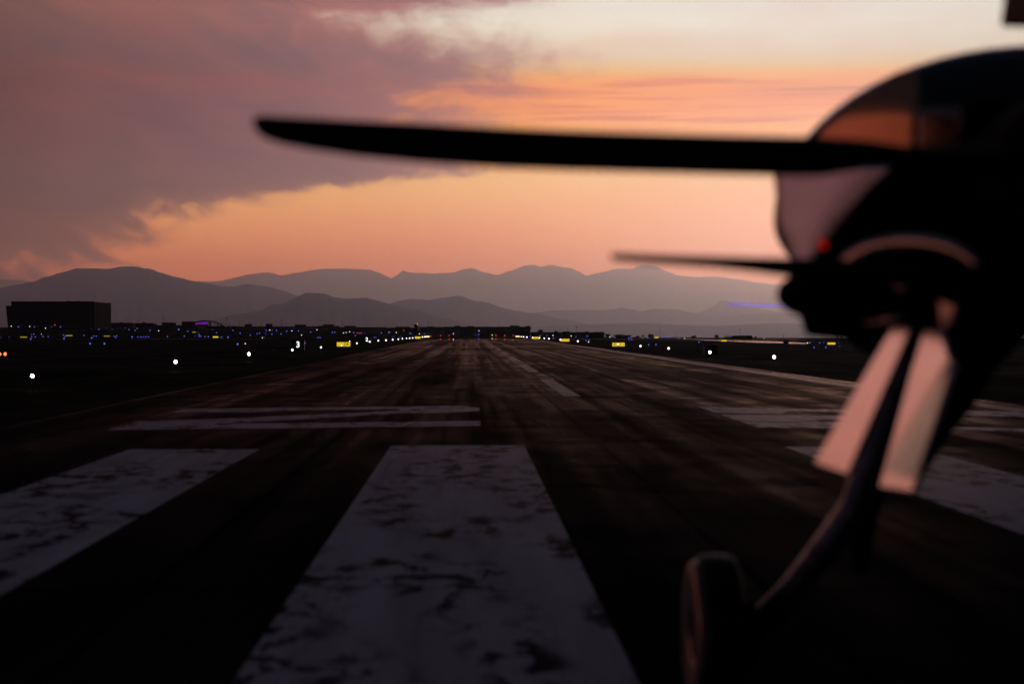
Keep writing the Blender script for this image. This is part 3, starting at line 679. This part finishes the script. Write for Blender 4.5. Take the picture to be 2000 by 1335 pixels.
rightl = [(1512, 697, 7.5, 'largest white lamp on the right grass, nearest the aircraft nose'), (1386.5, 687.5, 6.5, 'white lamp in front of the unlit black box'), (1306, 680, 5.5, 'white lamp on the right grass, first left of the unlit black box'), (1251, 675.5, 5.5, 'white lamp just right of the right yellow C4 sign'),
          (1207, 672, 3.5, 'white lamp glaring in front of the right yellow C4 sign'), (1128.5, 666, 4.6, 'white lamp between the two larger right yellow signs'), (1094.5, 663, 4, 'white lamp at the left end of the wide yellow sign on the right'), (1072, 661, 4, 'right lamp of the white pair between two right yellow signs'), (1063, 660.3, 3.4, 'left lamp of the white pair between two right yellow signs'), (1040, 659, 3, 'white lamp at the left end of the yellow sign before the terminal corner'),
          (1054, 659.6, 3, 'white lamp at the right end of the yellow sign before the terminal corner'), (1029, 658, 3.6, 'third white lamp right of the tiny pale yellow sign'), (1022.5, 657.6, 3.4, 'second white lamp right of the tiny pale yellow sign'), (1018, 657.2, 2.6, 'white lamp touching the tiny pale yellow sign')]
for i, (a, b_, s_, l_) in enumerate(rightl):
    edge_lamp(a, b_, s_, l_, Y=None if i < 4 else [0, 0, 0, 0, 150, 205, 235, 262, 275, 300, 290, 310, 320, 330][i])
edge_lamp(667, 674.8, 3.2, 'white lamp glaring in front of the left yellow C4 sign', Y=140)
edge_lamp(683, 666.5, 2.6, 'white lamp at the top right corner of the left yellow C4 sign', Y=200)
edge_lamp(10, 691, 8, 'right one of two orange lamps cut by the left picture edge', 'e_orange', group='orange lamps at the left edge')
edge_lamp(0, 691, 7, 'left one of two orange lamps cut by the left picture edge', 'e_orange', group='orange lamps at the left edge')

# ---------------------------------------------------------------- far field lamps, a few standing in for reflections (too small to show parts)
def region(x):
    for lim_, s_ in ((110, 'in front of the left half of the tall block'), (215, 'in front of the right half of the tall block'), (320, 'below the low sheds right of the tall block'), (460, 'below the purple lit arch'), (560, 'left of the numeral three box'),
                    (640, 'above the numeral three box'), (720, 'near the left C4 sign'), (840, 'left of the runway end'), (1010, 'at the runway end before the terminal'), (1160, 'before the blocks right of the terminal'), (1300, 'before the trees right of the hut'),
                    (1480, 'by the pale wet strip and pitched hangar'), (1660, 'low beside the aircraft nose'), (2100, 'under the aircraft belly')):
        if x < lim_: return s_
seen = {}
def far(px, py, kind, size=3.0):
    key = {'b': 'e_blue', 'B': 'e_blue', 'd': 'e_blue_s', 'w': 'e_white2', 'r': 'e_red', 'y': 'e_warm'}[kind]
    word = {'b': 'blue', 'B': 'bright blue', 'd': 'dim blue', 'w': 'white', 'r': 'red', 'y': 'warm yellow'}[kind]
    c = hit(px, py, .45); Y = min(c.y, 640 if 0 < px < 215 else 760) - 6
    if px > 1000 and Y > 520: Y = 500
    if 868 < px < 1036: Y = min(Y, 690)
    c = at(px, py, Y); z = H(c.x, Y); r = size / 2 / F * Y * .82
    row = 'nearest row, ' if py > 667 else ('upper row, ' if py < 650 else '')
    lb = '%s airfield lamp, %s%s' % (word, row, region(px))
    b = MB(); b.cur = 1; b.tube([(c.x, Y, min(z, c.z) - .1), (c.x, Y, c.z)], r * .14, 5); b.cur = 0; b.ball(c, r, 8, 6)
    o = b.build('taxiway_lamp', [M[key], M['black']], origin=(c.x, Y, c.z))
    tag(o, lb, 'lamp', '%s airfield lamps %s' % (word, region(px)))
FL = {  # lower lamp of each stacked runway-end pair stands in for a wet-pavement reflection
 'b': [(36, 638), (67, 638), (118, 638), (66, 652), (84, 657), (94, 657), (62, 657.5), (69, 657.5), (124, 654), (127, 656.4), (183, 656), (188, 656), (193, 642.8), (228, 655.2), (226, 659), (223, 656.3), (252, 643.3), (268, 640.8), (293, 645), (264, 645), (269, 657.5), (275, 658), (280, 657.5), (285, 657.6), (290, 657.4), (327, 656.8),
        (367, 646.7), (360, 656), (389, 653), (389, 656.3), (392, 656.3), (400.5, 657.2), (407, 657.2), (433, 658.3), (423, 649.4), (455, 645), (469, 650.4), (489, 654), (502, 651), (507, 650.3), (520, 644.8), (531, 651.8), (540, 645), (549, 651.7), (560, 646.6), (583, 646), (607, 648.2), (621, 658.8), (625, 658.9), (649, 648.7), (654, 648.4), (691, 649.2), (694, 655.2), (706, 650), (731.5, 658.3), (745, 649.8), (801, 650.7), (805, 658.2), (829, 651.6),
        (935, 653.3), (935, 661.3), (1036, 656), (1055, 655.3), (1068, 655.5), (1081, 659.8), (1125, 657), (1146, 656), (1145, 664.6), (1151, 664), (1201, 658.3), (1228, 659.3), (1232, 658.5), (1228.5, 662.6), (1234, 662.8), (1267, 673), (1281, 672.5), (1265, 659.3), (1296, 657), (1302, 657.8), (1310, 658), (1326, 660.5), (1365, 667.8), (1378, 664.4), (1384, 664.4), (1425, 664.3), (1494, 666.3), (1514, 667), (1566, 669.8), (1582, 669), (1601, 669.5), (1590, 678.3), (1613, 677.8), (464.5, 671.6), (596, 669.4), (164, 654.4)],
 'B': [(60, 662), (125, 660.8), (179, 659.7), (176, 670.6), (204, 670.7), (258, 657.7), (464, 671.7), (445.5, 658.2), (760, 648.8), (349, 643)],
 'd': [(101, 638), (81, 653), (61, 652), (2, 658.8), (18, 657.4), (178, 642), (208, 641), (219, 643), (244, 640.3), (379, 634), (387, 634), (381, 656), (387, 648.3), (415, 643.4), (431, 657.8), (519, 650.8), (516, 658.3), (574, 640.6), (532, 644.6), (712, 649.7), (735, 658), (766, 657), (769, 656.8), (780, 658), (783, 657.6), (803.5, 651.3), (929, 653), (929, 661.5), (1149, 655.5), (1257, 658.8), (1269, 659.5), (1290, 658.3), (1293, 659), (1298, 658.6), (1306, 659), (1315, 658.5), (1609, 669), (1638, 669.8), (1975, 680), (1981, 680), (1450, 664.7), (1640, 676)],
 'w': [(58, 637.3), (22, 636.7), (89, 640.6), (81, 652.4), (310, 645.8), (527, 644.4), (570, 645.8), (619, 643.8), (671, 649.9), (676, 648.8), (683, 647.5), (774, 649), (819, 651.8), (885.5, 651.4), (885.5, 662.8), (935.5, 645.8), (1080, 654.6), (1191, 658), (1256.5, 658.7), (1337, 660.2), (1149.5, 667.4), (1492, 660.6), (479, 670.7)],
 'r': [(107, 634.6), (788.5, 644.7), (842, 656.2), (860.5, 655), (860.5, 662.2), (877.2, 655), (877.2, 662.2), (968.5, 654.6), (968.5, 662.2), (985.7, 654.7), (985.7, 662.5), (1002.5, 654.7), (1002, 663.4), (698, 650.2), (702.5, 650.2)],
 'y': [(589, 654), (512.5, 659.2), (961.4, 654), (961.4, 660.8), (1115.5, 655.6), (1577, 669.5), (397, 631)],
}
for kk, L in FL.items():
    for a, b_ in L:
        far(a, b_, kk, {'b': 2.2, 'B': 3.1, 'd': 2.0, 'w': 1.9, 'r': 2.8, 'y': 2.3}[kk] * (1.25 if b_ > 667 else 1))
# red lit service vehicle under the concourse
Yv = 600
c = at(617, 649, Yv)
e = empty('service_truck', (c.x, Yv, H(c.x, Yv)), 'small truck lit red at the foot of the concourse above the numeral three box', 'truck')
zb = H(c.x, Yv)
MB().box(c.x - .6, c.x + .55, Yv, Yv + 2.2, c.z - .35, c.z + .25).build('body', M['black'], e, origin=e.location)
MB().box(c.x - .5, c.x + .1, Yv - .05, Yv - .01, c.z - .3, c.z + .1).build('lit_panel', M['e_red'], e, origin=e.location)
MB().box(c.x - .05, c.x + .5, Yv - .06, Yv - .02, c.z - .2, c.z + .35).build('tail_lamp', M['e_red'], e, origin=e.location)
for s_ in (-.45, .4): MB().tube([(c.x + s_, Yv, c.z - .5), (c.x + s_, Yv + .3, c.z - .5)], .25, 10).build('wheel', M['tyre'], e, origin=e.location)
# dark instrument cabinet on the right horizon
Yq = 225; c = at(1535, 667, Yq)
e = empty('equipment_cabinet', (c.x, Yq, 0), 'dark equipment cabinet crossing the pale wet strip', 'cabinet')
a, b_ = at(1531, 663.5, Yq), at(1540, 671.5, Yq)
MB().box(a.x, b_.x, Yq, Yq + .5, b_.z, a.z).build('housing', M['wall'], e, origin=e.location)
MB().box(a.x - .04, b_.x + .04, Yq - .05, Yq + .55, a.z, a.z + .05).build('lid', M['black'], e, origin=e.location)
for x in (a.x + .06, b_.x - .1): MB().box(x, x + .05, Yq + .2, Yq + .26, 0, b_.z).build('leg', M['black'], e, origin=e.location)

# ---------------------------------------------------------------- the aircraft at the right, nose to camera
A = empty('propeller_aircraft', (at(1385, 700, 7.6).x + 1.2, 6.5, 0), 'dark twin-propeller aircraft out of focus at the right edge, landing gear doors open', 'aircraft')
def part(mb, name, mat, parent=A, smooth=False, fix=True):
    o = mb.build(name, mat, None, smooth); 
    if fix: recalc(o)
    # parent chain keeps world position
    o.parent = parent
    off = Vector((0, 0, 0)); q = parent
    while q is not None: off += q.location; q = q.parent
    o.location = -off
    return o
# fuselage: rounded glossy body lofted along Y
def ell(cx, cz, a, b, y, n=64, pw=2.0, lo=1.0):
    out = []
    for i in range(n):
        th = 2 * math.pi * i / n; c, s = math.cos(th), math.sin(th)
        out.append(Vector((cx + a * math.copysign(abs(c) ** (2 / pw), c), y, cz + b * math.copysign(abs(s) ** (2 / pw), s) * (1 if s > 0 else lo))))
    return out
YF = 5.9
c0 = at(2035, 432, YF)
rings = []
for f, yy in ((.02, 5.6), (.3, 5.61), (.55, 5.64), (.75, 5.69), (.9, 5.76), (.97, 5.83), (1, YF), (1.0, 6.2), (.99, 7.0), (.96, 8.2), (.88, 9.6), (.7, 11), (.4, 12.4), (.1, 13.4)):
 # body axis swings away to the right
    k_ = yy / YF
    rings.append(ell(c0.x * k_, CAM.z + (c0.z - CAM.z) * k_, 530 / F * YF * f, 346 / F * YF * f, yy, lo=.62))
part(MB().loft(rings), 'fuselage', M['gloss'], smooth=True)

# aerofoil blade: outline given by leading/trailing edge pixels at a depth, with real thickness and twist
def blade(stations, Y, th, name='propeller_blade'):
    rings = []
    for (px, yt, yb, tf) in stations:
        a = at(px, yt, Y); b = at(px, yb, Y); c = (a + b) / 2; h = (a - b) / 2; r = []
        for i in range(20):
            q = 2 * math.pi * i / 20
            r.append(c + h * math.cos(q) + Vector((0, 1, 0)) * (th * tf * math.sin(q) * (1 + .3 * math.cos(q))) + Vector((0, 1, 0)) * (h.length * .55 * math.cos(q)))
        rings.append(r)
    return part(MB().loft(rings), name, M['blade'], smooth=True)
P1 = empty  # (kept short)
YB = 4.6
blade([(494, 231, 238, .15), (500, 226, 256, .25), (515, 224.5, 270, .3), (550, 226, 283, .4), (620, 229, 296, .5), (700, 232.5, 308, .6), (820, 238, 320, .7), (950, 245, 329, .8), (1100, 252, 335, .9), (1250, 257, 339, 1), (1400, 261, 343, 1.1),
       (1520, 263.5, 346, 1.3), (1600, 265.5, 346, 1.5), (1660, 269, 336, 1.7), (1710, 275, 318, 1.9), (1760, 284, 314, 2.0), (1840, 286, 330, 2.2), (1960, 284, 340, 2.2), (2100, 290, 345, 2.2)], YB, .022)
YC = 4.72
blade([(1192, 496, 503, .1), (1200, 494, 509, .2), (1240, 495.5, 513, .3), (1320, 498, 518, .5), (1400, 500, 524, .7), (1480, 502, 533, .9), (1560, 503.5, 544, 1.1), (1640, 505, 556, 1.3), (1720, 508, 562, 1.6), (1800, 512, 556, 1.9), (1880, 516, 560, 2)], YC, .02)
# hidden halves of the propellers and their hubs, beyond the frame
def far_blades(cx, cy, Y, L, angs):
    c = at(cx, cy, Y)
    for a in angs:
        d = Vector((math.cos(a), 0, math.sin(a))); nrm = Vector((-math.sin(a), 0, math.cos(a))); rings = []
        for f, w_, tt in ((.08, .05, .04), (.2, .06, .035), (.4, .1, .02), (.7, .1, .015), (.9, .08, .01), (1, .02, .004)):
            p = c + d * L * f
            rings.append([p + nrm * w_ * math.cos(q * math.pi / 7) * 1.0 + Vector((0, 1, 0)) * (tt * math.sin(q * math.pi / 7) + w_ * .4 * math.cos(q * math.pi / 7)) for q in range(14)])
        part(MB().loft(rings), 'propeller_blade', M['blade'], smooth=True)
far_blades(2130, 318, YB, 2.0, (math.radians(62), math.radians(-58)))
c = at(2130, 330, YB)
part(MB().loft([ell(c.x, c.z, r, r, y, 32) for r, y in ((.01, 4.2), (.08, 4.22), (.15, 4.32), (.2, 4.45), (.22, 4.62), (.22, 5.1))]), 'spinner', M['matt'], smooth=True)
c = at(1905, 545, YC)
part(MB().loft([ell(c.x, c.z, r, r * .8, y, 32) for r, y in ((.01, 4.55), (.04, 4.57), (.07, 4.62), (.085, 4.7), (.09, 4.8), (.09, 5.2))]), 'spinner', M['matt'], smooth=True)

def plate(pts, Y, th, name, mat, tilt=0.0, parent=A, bev=.006, lean=0.0):
    """solid panel from an outline, leaning in depth: tilt = metres of depth per metre to the right"""
    P = []
    x0 = at(pts[0][0], pts[0][1], Y).x; z0 = at(pts[0][0], pts[0][1], Y).z
    for a, b_ in pts:
        d = ray(a, b_); d = d / d.y; y = (Y - x0 * tilt + (CAM.z - z0) * lean) / (1 - d.x * tilt - d.z * lean); P.append(CAM + d * y)
    n = (P[1] - P[0]).cross(P[2] - P[0]).normalized()
    if n.y > 0: n = -n
    o = part(MB().prism(P, -n * th), name, mat, parent)
    if bev:
        md = o.modifiers.new('bevel', 'BEVEL'); md.width = bev; md.segments = 3; md.limit_method = 'ANGLE'; md.angle_limit = .6
    return o
# nose-side cowl: polished cheek panel, its upper glass/metal shoulder, and the dark intake body that overlaps it
def shell(rows, name, mat, bow=.02):
    """curved skin: rows of (left px, right px, py, left depth, right depth), slightly bowed"""
    b = MB(); n = 14
    for (xl, xr, py, ya, yb) in rows:
        for i in range(n + 1):
            f = i / n; b.v.append(tuple(at(xl + (xr - xl) * f, py, ya + (yb - ya) * f - bow * math.sin(math.pi * f))))
    m = n + 1
    for a in range(len(rows) - 1):
        for i in range(n): k = a * m + i; b.f.append((k, k + 1, k + m + 1, k + m)); b.mi.append(0)
    o = part(b, name, mat, smooth=True, fix=True)
    md = o.modifiers.new('solid', 'SOLIDIFY'); md.thickness = .012; md.offset = 0
    return o
def dp(px, ref, k=.0018): return 5.5 - (px - ref) * k
def row(a, b, q, ref, up=0.0, k=.0018): return (a, b, q, dp(a, ref, k) + up, dp(b, ref, k) + up)
shell([row(1512 + .12 * (q - 330) + (max(0, q - 450) * .25), 1774 - (q - 300) * .8, q, 1512) for q in range(325, 525, 12)], 'side_cowling', M['alu'])
def up_edge(q): return interp([(112, 1822), (140, 1762), (165, 1718), (196, 1678), (224, 1642), (252, 1608), (300, 1588)], q)
shell([row(up_edge(q), 1792, q, 1590, max(0, 232 - q) ** 1.7 * .00006) for q in range(142, 302, 8)], 'upper_cowling', M['bronze'], .015)
shell([row(1797, 1888, q, 1680, max(0, 238 - q) ** 1.5 * .0004) for q in range(214, 302, 8)], 'upper_cowling', M['bronze2'], .01)
plate([(1762, 300), (1738, 330), (1702, 372), (1668, 410), (1640, 448), (1612, 480), (1598, 505), (1640, 520), (1900, 520), (2050, 460), (2050, 200), (1900, 190), (1880, 295)], 5.06, .12, 'intake_body', M['matt'], bev=.02)
# intake lip: an arched polished strip above the second propeller
n = 16; up_, lo_ = [], []
for i in range(n + 1):
    f = i / n; th = math.radians(168 - 148 * f)
    up_.append((1775 + 150 * math.cos(th), 540 - 84 * math.sin(th))); lo_.append((1778 + 128 * math.cos(th), 546 - 62 * math.sin(th)))
rings = []
for (a, b_), (c1, d1) in zip(up_, lo_):
    yl = 5.0 - (a - 1625) * .0013; p, q = at(a, b_, yl), at(c1, d1, yl - .02); cc = (p + q) / 2; hh = (p - q) / 2
    rings.append([cc + hh * math.cos(2 * math.pi * k_ / 14) + Vector((0, -.035, 0)) * math.sin(2 * math.pi * k_ / 14) for k_ in range(14)])
part(MB().loft(rings), 'intake_lip', M['lip'], smooth=True)
part(MB().ball(at(1606, 477, 4.95), .012, 12, 8), 'navigation_light', M['e_nav'], smooth=True)
# lower nacelle: blunt chin below the second propeller
rings = []
for f, yy in ((.05, 5.02), (.5, 5.06), (.8, 5.16), (.95, 5.3), (1, 5.5), (1, 6.4), (.8, 7.6), (.2, 8.6)):
    cc = at(1700, 575, yy); rings.append(ell(cc.x, cc.z, 192 / F * 5.3 * f, 62 / F * 5.3 * f, yy, 48, 2.3))
part(MB().loft(rings), 'lower_nacelle', M['matt'], smooth=True)
part(MB().loft([[at(a, b_, y) for a, b_ in ((1552, 590), (1568, 635), (1574, 655), (1610, 660), (1650, 664), (1690, 690), (1860, 700), (1990, 640), (2100, 560), (1900, 560), (1700, 560))] for y in (5.5, 5.9)]), 'gear_bay_fairing', M['matt'])
# dark rear bulk that fills the right edge down to the wing root
plate([(1868, 540), (1876, 640), (1868, 720), (1846, 800), (1800, 930), (1792, 952), (1850, 860), (1905, 790), (1950, 715), (2010, 655), (2120, 600), (2120, 380), (1900, 400)], 5.75, .5, 'wing_root', M['matt'], bev=.03)
plate([(1963, -60), (1960, 0), (1953, 48), (2060, 52), (2150, 50), (2150, -60)], 5.0, .05, 'antenna_fin', M['bronze'], tilt=-.4, bev=.008)
# gear doors
def door(pts, Y, tilt, name='gear_door'):
    o = plate(pts, Y, .02, name, M['door'], tilt, bev=.006, lean=.17)
    return o
door([(1588, 905), (1745, 630), (1780, 640), (1655, 928)], 5.5, -1.35)
door([(1716, 952), (1802, 640), (1836, 642), (1852, 690), (1864, 712), (1782, 962)], 5.5, -1.35)
plate([(1700, 632), (1700, 615), (1700, 580), (1800, 580), (1868, 560), (1872, 640), (1800, 632)], 6.1, .12, 'gear_bay_wall', M['bronze'] if False else M['matt'], bev=.01)
plate([(1832, 575), (1858, 568), (1866, 600), (1852, 640), (1835, 640)], 4.85, .02, 'hinge_bracket', M['lip'], tilt=-1.2, bev=.004)
for q0, q1, q2, q3 in ((1695, 632, 1762, 620), (1722, 552, 1775, 566), (1655, 532, 1700, 536)): part(MB().tube([at(q0, q1, 4.95), at(q2, q3, 4.8)], .007, 10), 'glint_rod', M['lip'], smooth=True)  # bright rods added as the small glints around hub and gear bay
# oleo leg: down between the doors, then out to the wheel
leg = [at(1790, 620, 6.4), at(1745, 760, 6.5), at(1700, 900, 6.6), at(1672, 985, 6.7), at(1645, 1026, 6.8), at(1598, 1088, 7.1), at(1548, 1150, 7.4), at(1500, 1208, 7.6)]
part(MB().tube(leg, [.07, .07, .06, .056, .058, .058, .056, .07], 16), 'gear_leg', M['strut'], smooth=True)
part(MB().tube([at(1805, 640, 6.6), at(1740, 860, 6.7), at(1690, 1000, 6.9), at(1680, 1110, 7.1)], [.05, .06, .05, .03], 12), 'drag_brace', M['matt'], smooth=True)
part(MB().tube([at(1600, 1085, 7.0), at(1655, 1050, 7.2), at(1690, 1000, 7.0)], .03, 10), 'torque_link', M['strut'], smooth=True)
# wheel: edge on, axle along X
wy = 7.6; wc = at(1399, 645, wy); R0 = (1.6 - (1083 - 645) / F * wy) / 2; hwid = 42 / F * wy
Wp = part(MB().tube([(wc.x - hwid * .55, wy, R0), (wc.x + hwid * .55, wy, R0)], R0 * .55, 24), 'wheel', M['strut'], smooth=False)
prof = [(-1, .62), (-1.04, .75), (-.98, .88), (-.82, .96), (-.55, 1.0), (-.5, .985), (-.42, .985), (-.37, 1), (-.05, 1.003), (0, .985), (.05, 1.003), (.37, 1), (.42, .985), (.5, .985), (.55, 1), (.82, .96), (.98, .88), (1.04, .75), (1, .62), (.7, .56), (-.7, .56)]
ty = MB(); n = 72; m = len(prof)
for i in range(n):
    a = 2 * math.pi * i / n
    for w_, r in prof: ty.v.append((wc.x + w_ * hwid, wy + R0 * r * math.cos(a), R0 + R0 * r * math.sin(a)))
for i in range(n):
    for j in range(m): ty.f.append((i * m + j, i * m + (j + 1) % m, ((i + 1) % n) * m + (j + 1) % m, ((i + 1) % n) * m + j)); ty.mi.append(0)
part(ty, 'tyre', M['tyre'], Wp, True)
cv = MB(); n = 72; Rc = R0 * .93; xl = wc.x - hwid * 1.0; prof = [(0, .30), (-.014, .45), (-.022, .8), (-.02, .94), (.004, 1.0), (.03, .985), (.03, .3)]; m = len(prof)  # disc added so its bevelled rim gives the lit strip on the wheel's left
for i in range(n):
    a = 2 * math.pi * i / n
    for dx_, r in prof: cv.v.append((xl + dx_, wy + Rc * r * math.cos(a), R0 + Rc * r * math.sin(a)))
for i in range(n):
    for j in range(m): cv.f.append((i * m + j, i * m + (j + 1) % m, ((i + 1) % n) * m + (j + 1) % m, ((i + 1) % n) * m + j)); cv.mi.append(0)
part(cv, 'rim_highlight_disc', M['rim_disc'], Wp, True)
part(MB().tube([(wc.x + hwid * .5, wy, R0), (at(1490, 1200, wy).x, wy, R0 + .03)], .05, 14), 'axle', M['matt'], smooth=True)
part(MB().tube([(wc.x + hwid * .9, wy, R0), (wc.x + hwid * 1.7, wy, R0)], R0 * .45, 24), 'brake_drum', M['matt'], Wp, False)
